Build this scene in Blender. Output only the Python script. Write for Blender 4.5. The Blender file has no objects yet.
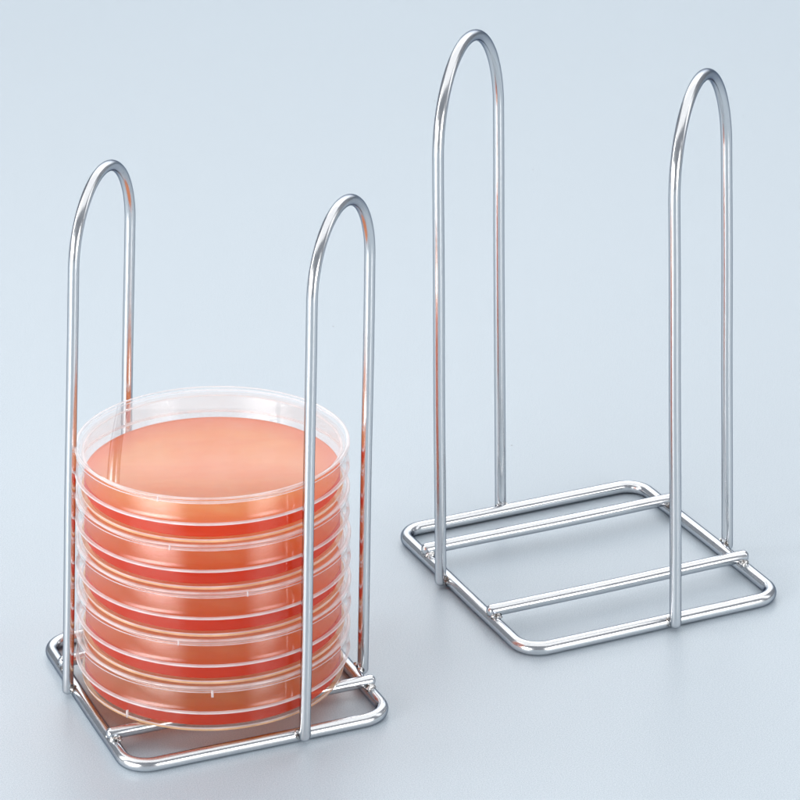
import bpy, bmesh, math, random
from mathutils import Vector, Matrix, noise

random.seed(7)
PI = math.pi
MM = 0.001
scene = bpy.context.scene
COL = scene.collection

# ------------------------------------------------------------------ camera
PITCH, ROLL, CAM_H = 0.049, 0.002, 0.538936
FPX, CY = 3213.076, -726.362
cam = bpy.data.cameras.new('camera')
cam_o = bpy.data.objects.new('camera', cam)
COL.objects.link(cam_o)
cam.sensor_width = 36.0
cam.lens = FPX / 800 * 36
cam.shift_y = (CY - 400) / 800
cam.clip_start, cam.clip_end = 0.02, 50
cam_o.matrix_world = (Matrix.Translation((0, 0, CAM_H)) @ Matrix.Rotation(PI / 2 - PITCH, 4, 'X')
                      @ Matrix.Rotation(ROLL, 4, 'Z'))
scene.camera = cam_o

# ------------------------------------------------------------------ render settings
scene.view_settings.view_transform = 'Standard'
scene.view_settings.look = 'None'
scene.view_settings.exposure = 0.15
scene.view_settings.gamma = 1
scene.render.engine = 'CYCLES'
cy = scene.cycles
cy.use_denoising = True
cy.max_bounces = 14
cy.glossy_bounces = 8
cy.diffuse_bounces = 4
cy.transmission_bounces = 12
cy.transparent_max_bounces = 64
cy.use_adaptive_sampling = True
cy.adaptive_threshold = 0.035
cy.adaptive_min_samples = 24
cy.sample_clamp_indirect = 6

# ------------------------------------------------------------------ materials
def new_mat(name):
    m = bpy.data.materials.new(name)
    m.use_nodes = True
    nt = m.node_tree
    nt.nodes.clear()
    out = nt.nodes.new('ShaderNodeOutputMaterial')
    return m, nt, out

def node(nt, kind, **kw):
    n = nt.nodes.new(kind)
    for k, v in kw.items():
        setattr(n, k, v)
    return n

def setin(n, **kw):
    for k, v in kw.items():
        n.inputs[k.replace('_', ' ')].default_value = v

def mat_chrome():
    m, nt, out = new_mat('bright nickel wire')
    b = node(nt, 'ShaderNodeBsdfPrincipled')
    setin(b, Metallic=1.0, Roughness=0.09)
    b.inputs['Base Color'].default_value = (0.72, 0.735, 0.75, 1)
    b.inputs['Specular Tint'].default_value = (0.20, 0.24, 0.32, 1)
    tc = node(nt, 'ShaderNodeTexCoord')
    n1 = node(nt, 'ShaderNodeTexNoise'); setin(n1, Scale=420.0, Detail=4.0)
    nt.links.new(tc.outputs['Object'], n1.inputs['Vector'])
    mr = node(nt, 'ShaderNodeMapRange')
    setin(mr, From_Min=0.3, From_Max=0.75, To_Min=0.15, To_Max=0.24)
    nt.links.new(n1.outputs['Fac'], mr.inputs['Value'])
    nt.links.new(mr.outputs['Result'], b.inputs['Roughness'])
    n2 = node(nt, 'ShaderNodeTexNoise'); setin(n2, Scale=260.0, Detail=3.0)
    nt.links.new(tc.outputs['Object'], n2.inputs['Vector'])
    bp = node(nt, 'ShaderNodeBump'); setin(bp, Strength=0.05, Distance=0.0004)
    nt.links.new(n2.outputs['Fac'], bp.inputs['Height'])
    nt.links.new(bp.outputs['Normal'], b.inputs['Normal'])
    nt.links.new(b.outputs[0], out.inputs['Surface'])
    return m

def mat_plastic(name, tint, haze, haze_col=(0.92, 0.90, 0.91, 1), gloss_boost=1.0, edge_haze=0.25):
    """clear moulded polystyrene: see-through, Fresnel gloss, a trace of milky scatter that grows edge-on"""
    m, nt, out = new_mat(name)
    tr = node(nt, 'ShaderNodeBsdfTransparent'); tr.inputs['Color'].default_value = tint
    gl = node(nt, 'ShaderNodeBsdfGlossy'); setin(gl, Roughness=0.04)
    gl.inputs['Color'].default_value = (1, 1, 1, 1)
    df = node(nt, 'ShaderNodeBsdfDiffuse'); df.inputs['Color'].default_value = haze_col
    tl = node(nt, 'ShaderNodeBsdfTranslucent'); tl.inputs['Color'].default_value = haze_col
    mx = node(nt, 'ShaderNodeMixShader'); mx.inputs[0].default_value = 0.45
    nt.links.new(df.outputs[0], mx.inputs[1]); nt.links.new(tl.outputs[0], mx.inputs[2])
    lw = node(nt, 'ShaderNodeLayerWeight'); lw.inputs['Blend'].default_value = 0.25
    tc = node(nt, 'ShaderNodeTexCoord')
    nz = node(nt, 'ShaderNodeTexNoise'); setin(nz, Scale=90.0, Detail=5.0)
    nt.links.new(tc.outputs['Object'], nz.inputs['Vector'])
    mr = node(nt, 'ShaderNodeMapRange')
    setin(mr, From_Min=0.3, From_Max=0.7, To_Min=haze * 0.7, To_Max=haze * 1.3)
    nt.links.new(nz.outputs['Fac'], mr.inputs['Value'])
    ad = node(nt, 'ShaderNodeMath', operation='MULTIPLY_ADD')
    nt.links.new(lw.outputs['Facing'], ad.inputs[0])
    ad.inputs[1].default_value = edge_haze
    nt.links.new(mr.outputs['Result'], ad.inputs[2])
    ad.use_clamp = True
    m1 = node(nt, 'ShaderNodeMixShader')
    nt.links.new(ad.outputs[0], m1.inputs[0])
    nt.links.new(tr.outputs[0], m1.inputs[1]); nt.links.new(mx.outputs[0], m1.inputs[2])
    fr = node(nt, 'ShaderNodeFresnel'); fr.inputs['IOR'].default_value = 1.5
    fm = node(nt, 'ShaderNodeMath', operation='MULTIPLY'); fm.inputs[1].default_value = gloss_boost
    fm.use_clamp = True
    geo = node(nt, 'ShaderNodeNewGeometry')
    nt.links.new(fr.outputs[0], fm.inputs[0])
    # the inner faces of the wall have no gloss of their own (keeps one clean highlight per wall)
    bk = node(nt, 'ShaderNodeMath', operation='SUBTRACT'); bk.inputs[0].default_value = 1.0
    nt.links.new(geo.outputs['Backfacing'], bk.inputs[1])
    fb = node(nt, 'ShaderNodeMath', operation='MULTIPLY')
    nt.links.new(fm.outputs[0], fb.inputs[0]); nt.links.new(bk.outputs[0], fb.inputs[1])
    m2 = node(nt, 'ShaderNodeMixShader')
    nt.links.new(fb.outputs[0], m2.inputs[0])
    nt.links.new(m1.outputs[0], m2.inputs[1]); nt.links.new(gl.outputs[0], m2.inputs[2])
    nt.links.new(m2.outputs[0], out.inputs['Surface'])
    return m

def mat_agar(name, c0, c1, tint, clear, rough, streak, glow, ring):
    m, nt, out = new_mat(name)
    b = node(nt, 'ShaderNodeBsdfPrincipled')
    tc = node(nt, 'ShaderNodeTexCoord')
    mp = node(nt, 'ShaderNodeMapping')
    mp.inputs['Rotation'].default_value = (0, 0, 0.5)
    mp.inputs['Scale'].default_value = (1.0, streak, 1.0)
    nt.links.new(tc.outputs['Object'], mp.inputs['Vector'])
    nz = node(nt, 'ShaderNodeTexNoise'); setin(nz, Scale=30.0, Detail=9.0, Roughness=0.68, Distortion=0.9)
    nt.links.new(mp.outputs[0], nz.inputs['Vector'])
    cr = node(nt, 'ShaderNodeValToRGB')
    cr.color_ramp.elements[0].position = 0.32; cr.color_ramp.elements[0].color = c0
    cr.color_ramp.elements[1].position = 0.70; cr.color_ramp.elements[1].color = c1
    nt.links.new(nz.outputs['Fac'], cr.inputs[0])
    sp = node(nt, 'ShaderNodeSeparateXYZ'); nt.links.new(tc.outputs['Object'], sp.inputs[0])
    cb = node(nt, 'ShaderNodeCombineXYZ')
    nt.links.new(sp.outputs['X'], cb.inputs['X']); nt.links.new(sp.outputs['Y'], cb.inputs['Y'])
    ln = node(nt, 'ShaderNodeVectorMath', operation='LENGTH'); nt.links.new(cb.outputs[0], ln.inputs[0])
    n3 = node(nt, 'ShaderNodeTexNoise'); setin(n3, Scale=45.0, Detail=4.0)
    nt.links.new(tc.outputs['Object'], n3.inputs['Vector'])
    wob = node(nt, 'ShaderNodeMath', operation='MULTIPLY_ADD'); wob.inputs[1].default_value = 0.012
    nt.links.new(n3.outputs['Fac'], wob.inputs[0]); nt.links.new(ln.outputs['Value'], wob.inputs[2])
    rg = node(nt, 'ShaderNodeMapRange', interpolation_type='SMOOTHSTEP')
    setin(rg, From_Min=0.036, From_Max=0.050, To_Min=0.0, To_Max=ring)
    nt.links.new(wob.outputs[0], rg.inputs['Value'])
    mr = node(nt, 'ShaderNodeMix', data_type='RGBA')
    mr.inputs['B'].default_value = (0.92, 0.19, 0.03, 1)
    nt.links.new(rg.outputs['Result'], mr.inputs['Factor'])
    nt.links.new(cr.outputs[0], mr.inputs['A'])
    nt.links.new(mr.outputs['Result'], b.inputs['Base Color'])
    setin(b, Roughness=rough, IOR=1.34)
    n2 = node(nt, 'ShaderNodeTexNoise'); setin(n2, Scale=900.0, Detail=3.0)
    nt.links.new(tc.outputs['Object'], n2.inputs['Vector'])
    bp = node(nt, 'ShaderNodeBump'); setin(bp, Strength=0.12, Distance=0.0003)
    nt.links.new(n2.outputs['Fac'], bp.inputs['Height'])
    nt.links.new(bp.outputs['Normal'], b.inputs['Normal'])
    # the gel lets part of the light straight through, dyed
    tr = node(nt, 'ShaderNodeBsdfTransparent'); tr.inputs['Color'].default_value = tint
    mx = node(nt, 'ShaderNodeMixShader'); mx.inputs[0].default_value = clear
    # ... and scatters part of it on through
    tl = node(nt, 'ShaderNodeBsdfTranslucent'); tl.inputs['Color'].default_value = glow
    m0 = node(nt, 'ShaderNodeMixShader'); m0.inputs[0].default_value = 0.55
    nt.links.new(b.outputs[0], m0.inputs[1]); nt.links.new(tl.outputs[0], m0.inputs[2])
    nt.links.new(m0.outputs[0], mx.inputs[1]); nt.links.new(tr.outputs[0], mx.inputs[2])
    nt.links.new(mx.outputs[0], out.inputs['Surface'])
    return m

def mat_sheet():
    m, nt, out = new_mat('pale blue studio sheet')
    b = node(nt, 'ShaderNodeBsdfPrincipled')
    tc = node(nt, 'ShaderNodeTexCoord')
    nz = node(nt, 'ShaderNodeTexNoise'); setin(nz, Scale=2400.0, Detail=2.0, Roughness=0.8)
    nt.links.new(tc.outputs['Object'], nz.inputs['Vector'])
    cr = node(nt, 'ShaderNodeValToRGB')
    cr.color_ramp.elements[0].position = 0.43; cr.color_ramp.elements[0].color = (0.405, 0.475, 0.532, 1)
    cr.color_ramp.elements[1].position = 0.57; cr.color_ramp.elements[1].color = (0.525, 0.587, 0.640, 1)
    nt.links.new(nz.outputs['Fac'], cr.inputs[0])
    # a few specks of dust
    vo = node(nt, 'ShaderNodeTexVoronoi'); setin(vo, Scale=42.0)
    nt.links.new(tc.outputs['Object'], vo.inputs['Vector'])
    lt = node(nt, 'ShaderNodeMath', operation='LESS_THAN'); lt.inputs[1].default_value = 0.016
    nt.links.new(vo.outputs['Distance'], lt.inputs[0])
    sc = node(nt, 'ShaderNodeSeparateColor'); nt.links.new(vo.outputs['Color'], sc.inputs[0])
    gt = node(nt, 'ShaderNodeMath', operation='GREATER_THAN'); gt.inputs[1].default_value = 0.72
    nt.links.new(sc.outputs[0], gt.inputs[0])
    mm = node(nt, 'ShaderNodeMath', operation='MULTIPLY')
    nt.links.new(lt.outputs[0], mm.inputs[0]); nt.links.new(gt.outputs[0], mm.inputs[1])
    ml = node(nt, 'ShaderNodeMix', data_type='RGBA')
    ml.inputs['B'].default_value = (0.22, 0.24, 0.27, 1)
    nt.links.new(mm.outputs[0], ml.inputs['Factor'])
    nt.links.new(cr.outputs[0], ml.inputs['A'])
    nt.links.new(ml.outputs['Result'], b.inputs['Base Color'])
    setin(b, Roughness=0.36, IOR=1.42)
    nt.links.new(b.outputs[0], out.inputs['Surface'])
    return m

def mat_weld():
    m, nt, out = new_mat('weld bead')
    b = node(nt, 'ShaderNodeBsdfPrincipled'); setin(b, Metallic=1.0, Roughness=0.24)
    tc = node(nt, 'ShaderNodeTexCoord')
    nz = node(nt, 'ShaderNodeTexNoise'); setin(nz, Scale=700.0, Detail=3.0)
    nt.links.new(tc.outputs['Object'], nz.inputs['Vector'])
    cr = node(nt, 'ShaderNodeValToRGB')
    cr.color_ramp.elements[0].position = 0.42; cr.color_ramp.elements[0].color = (0.16, 0.14, 0.13, 1)
    cr.color_ramp.elements[1].position = 0.55; cr.color_ramp.elements[1].color = (0.78, 0.77, 0.75, 1)
    nt.links.new(nz.outputs['Fac'], cr.inputs[0])
    nt.links.new(cr.outputs[0], b.inputs['Base Color'])
    bp = node(nt, 'ShaderNodeBump'); setin(bp, Strength=0.5, Distance=0.0005)
    nt.links.new(nz.outputs['Fac'], bp.inputs['Height'])
    nt.links.new(bp.outputs['Normal'], b.inputs['Normal'])
    nt.links.new(b.outputs[0], out.inputs['Surface'])
    return m

CHROME = mat_chrome()
WELD = mat_weld()
CLEAR = mat_plastic('clear polystyrene', (0.992, 0.982, 0.975, 1), 0.006, gloss_boost=0.55, edge_haze=0.06)
EDGE = mat_plastic('moulded polystyrene edge', (0.95, 0.94, 0.95, 1), 0.55, edge_haze=0.25)  # milky white painted in for the light that thick clear rims catch
PLATE = mat_plastic('lid top plate', (0.98, 0.975, 0.98, 1), 0.12, gloss_boost=0.6, edge_haze=0.06)
WARM = mat_plastic('base dish foot edge', (0.98, 0.93, 0.85, 1), 0.60, haze_col=(1.0, 0.78, 0.46, 1), edge_haze=0.2)  # cream painted in for the light piped out at the foot
AGAR = mat_agar('red agar gel', (0.52, 0.027, 0.004, 1), (0.60, 0.038, 0.006, 1), (0.92, 0.30, 0.08, 1), 0.40, 0.2, 1.0, (0.95, 0.14, 0.02, 1), 0.0)
AGAR_LIT = mat_agar('smeared orange film on the agar', (0.95, 0.33, 0.055, 1), (0.98, 0.66, 0.20, 1), (1.0, 0.62, 0.26, 1), 0.30, 0.25, 3.0, (0.998, 0.62, 0.15, 1), 0.9)  # gel top and bottom: light through it painted in as paler orange, plus smears
SHEET = mat_sheet()

# ------------------------------------------------------------------ mesh helpers
def obj(name, bm, mats, parent=None, smooth=True):
    me = bpy.data.meshes.new(name)
    bm.normal_update()
    bm.to_mesh(me)
    bm.free()
    for m in (mats if isinstance(mats, (list, tuple)) else [mats]):
        me.materials.append(m)
    if smooth:
        for p in me.polygons:
            p.use_smooth = True
    o = bpy.data.objects.new(name, me)
    COL.objects.link(o)
    o.parent = parent
    return o

def tube(bm, pts, r, closed=False, n=24, round_end=True):
    """sweep a round wire along a polyline (parallel-transport frame)"""
    pts = [Vector(p) for p in pts]
    m = len(pts)
    def tan(i):
        if closed:
            return (pts[(i + 1) % m] - pts[i - 1]).normalized()
        a, b = pts[max(i - 1, 0)], pts[min(i + 1, m - 1)]
        return (b - a).normalized()
    t0 = tan(0)
    u = t0.orthogonal().normalized()
    rings = []
    frames = []
    for i in range(m):
        t = tan(i)
        u = (u - t * u.dot(t)).normalized()
        frames.append((pts[i], t, u.copy(), t.cross(u)))
    def ring(c, uu, vv, rad):
        return [bm.verts.new(c + (uu * math.cos(2 * PI * k / n) + vv * math.sin(2 * PI * k / n)) * rad) for k in range(n)]
    if not closed and round_end:
        c, t, uu, vv = frames[0]
        for a in (80, 60, 40, 20):
            rings.append(ring(c - t * r * 0.9 * math.sin(math.radians(a)), uu, vv, r * math.cos(math.radians(a))))
    for c, t, uu, vv in frames:
        rings.append(ring(c, uu, vv, r))
    if not closed and round_end:
        c, t, uu, vv = frames[-1]
        for a in (20, 40, 60, 80):
            rings.append(ring(c + t * r * 0.9 * math.sin(math.radians(a)), uu, vv, r * math.cos(math.radians(a))))
    for a, b in zip(rings, rings[1:]):
        for k in range(n):
            bm.faces.new((a[k], a[(k + 1) % n], b[(k + 1) % n], b[k]))
    if closed:
        a, b = rings[-1], rings[0]
        # best rotational match for the seam
        off = min(range(n), key=lambda s: sum((a[k].co - b[(k + s) % n].co).length for k in range(0, n, 4)))
        for k in range(n):
            bm.faces.new((a[k], a[(k + 1) % n], b[(k + 1 + off) % n], b[(k + off) % n]))
    else:
        bm.faces.new(list(reversed(rings[0])))
        bm.faces.new(rings[-1])

def weld(bm, c, r, seed, squash=(1, 1, 1)):
    r *= 1.15
    """small lumpy bead of weld metal"""
    vs = bmesh.ops.create_icosphere(bm, subdivisions=3, radius=1.0)['verts']
    for f in {f for v in vs for f in v.link_faces}:
        f.material_index = 1
    for v in vs:
        d = v.co.normalized()
        k = 1 + 0.30 * noise.noise(d * 1.9 + Vector((seed * 3.1, seed, 0))) + 0.12 * noise.noise(d * 5 + Vector((0, seed, 1)))
        v.co = Vector(c) + Vector((d.x * squash[0], d.y * squash[1], d.z * squash[2])) * r * k

def lathe(bm, prof, n=160):
    """prof: closed loop of (radius, z, material index of the segment that starts there); walk it so the outside is on the right"""
    rings = []
    for r, z, mi in prof:
        rings.append([bm.verts.new((r * math.cos(2 * PI * k / n), r * math.sin(2 * PI * k / n), z)) for k in range(n)] if r > 1e-7
                     else [bm.verts.new((0, 0, z))])
    m = len(prof)
    for i in range(m - 1):
        a, b = rings[i], rings[i + 1]
        mi = prof[i][2]
        for k in range(n):
            k2 = (k + 1) % n
            if len(a) == 1:
                f = bm.faces.new((a[0], b[k2], b[k]))
            elif len(b) == 1:
                f = bm.faces.new((a[k], a[k2], b[0]))
            else:
                f = bm.faces.new((a[k], a[k2], b[k2], b[k]))
            f.material_index = mi

# ------------------------------------------------------------------ wire racks


def make_rack(FR, WR, X, Y, ang, W, D, c1, c2, feet, H, lean, label):
    root = bpy.data.objects.new('dish_rack', None)
    COL.objects.link(root)
    root.location = (X * MM, Y * MM, 0)
    root.rotation_euler = (0, 0, ang)
    root.empty_display_size = 0.05
    root['label'] = label
    root['category'] = 'wire rack'
    root['group'] = 'bright wire racks for petri dishes'
    # world lean of the uprights turned into rack axes
    ca, sa = math.cos(-ang), math.sin(-ang)
    lx, ly = lean[0] * ca - lean[1] * sa, lean[0] * sa + lean[1] * ca

    def P(x, y, z):
        return Vector((x, y, z)) * MM

    # base frame: one rounded rectangle of heavy wire lying on the sheet
    rc = 8.8
    pts = []
    for cx, cyy, a0 in ((W / 2 - rc, D / 2 - rc, 0), (-W / 2 + rc, D / 2 - rc, 90),
                        (-W / 2 + rc, -D / 2 + rc, 180), (W / 2 - rc, -D / 2 + rc, 270)):
        for k in range(13):
            a = math.radians(a0 + 90 * k / 12)
            pts.append((cx + rc * math.cos(a), cyy + rc * math.sin(a)))
    dense = []
    for i, p in enumerate(pts):
        q = pts[(i + 1) % len(pts)]
        L = math.hypot(q[0] - p[0], q[1] - p[1])
        s = max(1, int(L / 5))
        for j in range(s):
            dense.append((p[0] + (q[0] - p[0]) * j / s, p[1] + (q[1] - p[1]) * j / s))
    path = []
    for x, y in dense:                       # hand-bent wire: never perfectly straight
        w = noise.noise(Vector((x * 0.018, y * 0.018, W))) * 0.55
        path.append(P(x + w, y + w * 0.7, FR))
    bm = bmesh.new()
    tube(bm, path, FR * MM, closed=True, n=28)
    obj('base_frame', bm, CHROME, root)

    # two cross bars welded on top of the side wires
    for cpos, sd in ((c1, 1), (c2, 2)):
        bm = bmesh.new()
        zb = 2 * FR + WR - 0.6
        L = W / 2 + 0.4
        tube(bm, [P(-L + 2 * L * k / 14, cpos + 0.25 * math.sin(k * 0.45 + sd), zb) for k in range(15)], WR * MM)
        for s in (-1, 1):
            weld(bm, P(s * (W / 2 - 0.6), cpos - 1.5, 2 * FR - 0.2), 1.25 * MM, sd + s * 0.3, (1.5, 0.9, 0.8))
            weld(bm, P(s * (W / 2 + 0.2), cpos + 1.3, 2 * FR - 0.1), 1.15 * MM, sd + s * 0.7, (1.3, 0.9, 0.8))
        obj('crossbar', bm, [CHROME, WELD], root)

    # two tall hoops, each cutting across a corner
    n1, n2, n3, n4 = feet
    ft = [((-W / 2 - FR - WR + 0.9, n1), (n2, D / 2 + FR + WR - 1.6)),
          ((n3, -D / 2 - FR - WR + 0.9), (W / 2 + FR + WR - 0.9, n4))]
    for (a, b), h, sd in zip(ft, H, (3, 5)):
        a, b = Vector(a), Vector(b)
        s = (b - a).length / 2
        mid, half = (a + b) / 2, (b - a) / 2
        pl = []
        rise = s * 1.05
        zs = h - rise
        for k in range(31):
            pl.append((a.x, a.y, 2.9 + (zs - 2.9) * k / 31))
        for k in range(49):
            t = PI - PI * k / 48
            q = mid + half * math.cos(t)
            pl.append((q.x, q.y, zs + rise * math.sin(t)))
        for k in range(1, 32):
            pl.append((b.x, b.y, zs + (2.9 - zs) * k / 31))
        bm = bmesh.new()
        tube(bm, [P(x + lx * z + 0.25 * noise.noise(Vector((z * 0.015, sd, x * 0.015))), y + ly * z + 0.25 * noise.noise(Vector((z * 0.015, sd + 4, x * 0.015))), z)
                  for x, y, z in pl], WR * MM, n=24)
        # weld beads where the feet meet the frame
        for foot, inward in ((a, Vector((1, 0)) if sd == 3 else Vector((0, 1))), (b, Vector((0, -1)) if sd == 3 else Vector((-1, 0)))):
            side = Vector((-inward.y, inward.x))
            for q in (1, -1):
                c = foot + inward * 1.7 + side * q * 1.7
                weld(bm, P(c.x + lx * 2, c.y + ly * 2, 3.0), 1.2 * MM, sd + q * 0.37 + foot.x * 0.01, (1, 1, 1.2))
        obj('hoop', bm, [CHROME, WELD], root)
    return root

RACK_R = dict(FR=2.35, WR=2.12, X=69.666, Y=1168.278, ang=0.435, W=103.458, D=105.322, c1=27.377, c2=-26.94,
              feet=(8.827, -7.199, 6.327, -9.688), H=(195.224, 190.479), lean=(-0.008, -0.001))
RACK_L = dict(FR=2.15, WR=1.92, X=-63.081, Y=1080.303, ang=0.403, W=91.856, D=94.235, c1=24.538, c2=-29.092,
              feet=(10.797, -16.158, 13.783, -15.06), H=(174.097, 173.381), lean=(0.016, 0.015))
make_rack(label='empty bright wire rack standing alone with two tall hoops and bare crossbars', **RACK_R)
make_rack(label='bright wire rack holding the stack of five red agar dishes between its hoops', **RACK_L)

# ------------------------------------------------------------------ petri dishes
PD, HL, RB, RL = 15.792, 9.117, 44.833, 47.0      # stacking pitch, lid skirt, base and lid radius, mm
N = 192

def lid_bm(seed):
    """lid in its own frame: z = 0 is the foot of the base dish; rim top at PD"""
    top, bot = PD, PD - HL
    prof = [  # outside, bottom to top, then over the rim, the plate, and back down the inside
        (RL - 0.10, bot, 1), (RL, bot + 0.12, 1), (RL, bot + 0.48, 1), (RL - 0.2, bot + 0.60, 0),
        (RL - 0.25, top - 2.05, 0), (RL - 0.05, top - 1.85, 1), (RL + 0.05, top - 1.4, 0), (RL + 0.05, top - 0.5, 1),
        (RL - 0.10, top - 0.12, 1), (RL - 0.40, top, 1), (RL - 0.95, top - 0.05, 1), (RL - 1.15, top - 0.22, 0),
        (RL - 1.6, top - 0.36, 2), (0, top - 0.36, 2)]
    bm = bmesh.new()
    lathe(bm, [(r * MM, z * MM, m) for r, z, m in prof], N)
    inner = [(0, top - 1.5, 0), (RL - 2.0, top - 1.5, 0), (RL - 1.5, top - 1.9, 0), (RL - 1.35, top - 3, 0),
             (RL - 1.25, bot + 0.5, 1), (RL - 1.1, bot, 1), (RL - 0.10, bot, 1)]
    lathe(bm, [(r * MM, z * MM, m) for r, z, m in inner], N)
    bmesh.ops.remove_doubles(bm, verts=bm.verts, dist=1e-6)
    return bm

def nub(bm, ang, r, z, w, h, mi):
    """little moulding gate left on a rim"""
    c, s = math.cos(ang), math.sin(ang)
    res = bmesh.ops.create_cube(bm, size=1.0, matrix=Matrix.Translation((r * c * MM, r * s * MM, z * MM)) @ Matrix.Rotation(ang, 4, 'Z')
                          @ Matrix.Diagonal((0.8 * MM, w * MM, h * MM, 1)))
    for f in {f for v in res['verts'] for f in v.link_faces}:
        f.material_index = mi

def base_bm():
    hgt = 13.6
    prof = [(0, 0.15, 0), (RB - 2.6, 0.15, 0), (RB - 2.2, -0.2, 2), (RB - 0.7, -0.2, 2), (RB - 0.15, 0.1, 2), (RB, 0.75, 1),
            (RB + 0.05, 1.25, 0), (RB - 0.1, 1.7, 0), (RB - 0.25, hgt - 0.3, 1), (RB - 0.45, hgt, 1), (RB - 1.0, hgt, 1), (RB - 1.2, hgt - 0.3, 0),
            (RB - 1.05, 1.9, 0), (RB - 1.4, 1.3, 0), (0, 1.3, 0)]
    bm = bmesh.new()
    lathe(bm, [(r * MM, z * MM, m) for r, z, m in prof], N)
    return bm

AGAR_LEVEL = (5.35, 5.75, 5.2, 5.6, 5.5)
def agar_bm(seed, AGAR_T):
    r0 = RB - 1.12
    prof = [(0, 1.36), (r0 - 0.5, 1.36), (r0 - 0.1, 1.75), (r0, 2.2), (r0 - 0.02, AGAR_T - 0.3), (r0 - 0.02, AGAR_T + 0.25),
            (r0 - 0.35, AGAR_T + 0.02), (r0 - 1.2, AGAR_T - 0.08)]
    for k in range(1, 12):
        prof.append(((r0 - 1.2) * (1 - k / 12), AGAR_T - 0.08))
    prof.append((0, AGAR_T - 0.08))
    bm = bmesh.new()
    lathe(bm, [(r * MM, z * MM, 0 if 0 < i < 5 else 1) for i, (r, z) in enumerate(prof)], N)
    for v in bm.verts:
        if v.co.z > (AGAR_T - 1) * MM and v.co.to_2d().length < (r0 - 2) * MM:
            v.co.z += noise.noise(v.co * 38 + Vector((seed, 0, 0))) * 0.10 * MM
    return bm

STACK = (-63.081 + 0.1, 1080.303 - 2.3)
Z1 = 2 * 2.15 + 2 * 1.92 - 0.6 + 0.2          # the foot ring rests on the cross bars
STEP = PD
LABELS = ['bottom red agar petri dish resting directly on the crossbars of the wire rack',
          'red agar petri dish second from the bottom of the stack',
          'middle red agar petri dish with two dishes below it and two above',
          'red agar petri dish directly under the topmost dish of the stack',
          'topmost red agar petri dish of the stack with its clear lid open to view']
for i in range(5):
    root = bpy.data.objects.new('petri_dish', None)
    COL.objects.link(root)
    jx, jy = random.uniform(-0.4, 0.4), random.uniform(-0.4, 0.4)
    root.location = ((STACK[0] + jx) * MM, (STACK[1] + jy) * MM, (Z1 + i * STEP) * MM)
    root.rotation_euler = (0, 0, 0.0)
    root.empty_display_size = 0.03
    root['label'] = LABELS[i]
    root['category'] = 'petri dish'
    root['group'] = 'stacked petri dishes of red agar'
    bmb = base_bm()
    bml = lid_bm(i)
    if i == 0:
        nub(bml, math.radians(-87), RL + 0.05, PD - 2.0, 0.8, 2.2, 1)
        nub(bmb, math.radians(-126), RB + 0.05, 1.6, 0.5, 2.4, 1)
    elif i == 4:
        nub(bml, math.radians(-109), RL + 0.03, PD - 1.1, 0.35, 1.6, 1)
    else:
        nub(bml, math.radians((-101, -73, -104)[i - 1]), RL + 0.03, PD - 1.1, 0.35, 1.6, 1)
    obj('base_dish', bmb, [CLEAR, EDGE, WARM], root)
    obj('agar', agar_bm(i * 7.3, AGAR_LEVEL[i]), [AGAR, AGAR_LIT], root)
    obj('lid', bml, [CLEAR, EDGE, PLATE], root)

# ------------------------------------------------------------------ studio sheet (ground and backdrop in one sweep)
def make_sheet():
    bm = bmesh.new()
    ys = [-0.45 + 0.1 * k for k in range(32)]                 # flat part
    prof = [(y, 0.0) for y in ys]
    y0, R = ys[-1], 0.9
    for k in range(1, 13):                                    # sweep up behind, above the frame
        a = math.radians(80 * k / 12)
        prof.append((y0 + R * math.sin(a), R * (1 - math.cos(a))))
    prof += [(prof[-1][0] + 0.02 * k, prof[-1][1] + 0.15 * k) for k in range(1, 12)]
    xs = [-1.9 + 0.2 * k for k in range(20)]
    grid = [[bm.verts.new((x, y, z)) for x in xs] for y, z in prof]
    for a, b in zip(grid, grid[1:]):
        for k in range(len(xs) - 1):
            bm.faces.new((a[k], a[k + 1], b[k + 1], b[k]))
    o = obj('ground', bm, SHEET)
    o['kind'] = 'structure'
    o['label'] = 'pale blue seamless studio sheet under both racks'
    return o
make_sheet()

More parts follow.
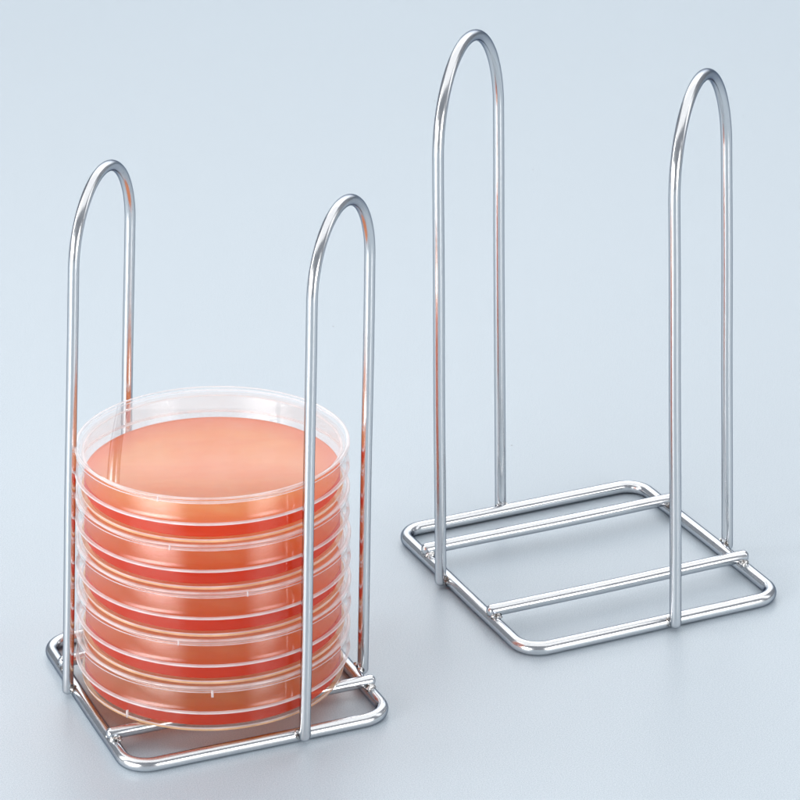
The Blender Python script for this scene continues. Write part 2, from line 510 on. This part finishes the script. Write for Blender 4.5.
# ------------------------------------------------------------------ light
def area(name, loc, target, sx, sy, power, color, soft=0.0):
    l = bpy.data.lights.new(name, 'AREA')
    l.shape = 'RECTANGLE'; l.size = sx; l.size_y = sy
    l.energy = power; l.color = color
    if soft:                                  # diffuser that is hottest in its middle
        l.use_nodes = True
        nt = l.node_tree
        em = next(n for n in nt.nodes if n.type == 'EMISSION')
        geo = node(nt, 'ShaderNodeNewGeometry')
        sep = node(nt, 'ShaderNodeSeparateXYZ')
        nt.links.new(geo.outputs['Parametric'], sep.inputs[0])
        fac = []
        for ax in ('X', 'Y'):
            d = node(nt, 'ShaderNodeMath', operation='SUBTRACT'); d.inputs[1].default_value = 0.5
            nt.links.new(sep.outputs[ax], d.inputs[0])
            e = node(nt, 'ShaderNodeMath', operation='ABSOLUTE'); nt.links.new(d.outputs[0], e.inputs[0])
            r = node(nt, 'ShaderNodeMapRange', interpolation_type='SMOOTHSTEP')
            setin(r, From_Min=0.5 * (1 - soft), From_Max=0.5, To_Min=1.0, To_Max=0.0)
            nt.links.new(e.outputs[0], r.inputs['Value'])
            fac.append(r)
        mu = node(nt, 'ShaderNodeMath', operation='MULTIPLY')
        nt.links.new(fac[0].outputs[0], mu.inputs[0]); nt.links.new(fac[1].outputs[0], mu.inputs[1])
        k = node(nt, 'ShaderNodeMath', operation='MULTIPLY'); k.inputs[1].default_value = 1 / (1 - soft / 2) ** 2
        nt.links.new(mu.outputs[0], k.inputs[0])
        nt.links.new(k.outputs[0], em.inputs['Strength'])
    o = bpy.data.objects.new(name, l)
    COL.objects.link(o)
    o.location = loc
    d = Vector(target) - Vector(loc)
    o.rotation_euler = d.to_track_quat('-Z', 'Y').to_euler()
    return o
area('overhead_softbox', (0.0, 1.75, 1.5), (0, 1.72, 0), 2.6, 3.0, 21, (1.0, 0.99, 0.975))
area('rear_softbox', (0.1, 2.55, 1.0), (0, 1.1, 0.1), 2.6, 1.7, 11, (1.0, 0.99, 0.975), soft=0.5)
area('left_softbox', (-0.72, 1.10, 0.42), (-0.36, 1.10, 0.0), 0.45, 1.0, 1.3, (0.99, 0.99, 1.0), soft=0.9)
area('right_softbox', (0.76, 1.15, 0.42), (0.40, 1.12, 0.0), 0.45, 1.0, 0.6, (0.99, 0.99, 1.0), soft=0.9)
area('front_left_softbox', (-1.35, -0.15, 0.36), (-0.06, 1.08, 0.06), 2.2, 0.9, 34, (1.0, 0.985, 0.97), soft=0.95)
area('front_right_softbox', (1.25, -0.15, 0.36), (-0.06, 1.08, 0.06), 1.3, 0.9, 10, (1.0, 0.985, 0.97), soft=0.95)

world = bpy.data.worlds.new('World')
scene.world = world
world.use_nodes = True
bg = world.node_tree.nodes['Background']
bg.inputs['Color'].default_value = (0.62, 0.66, 0.73, 1)
bg.inputs['Strength'].default_value = 0.42
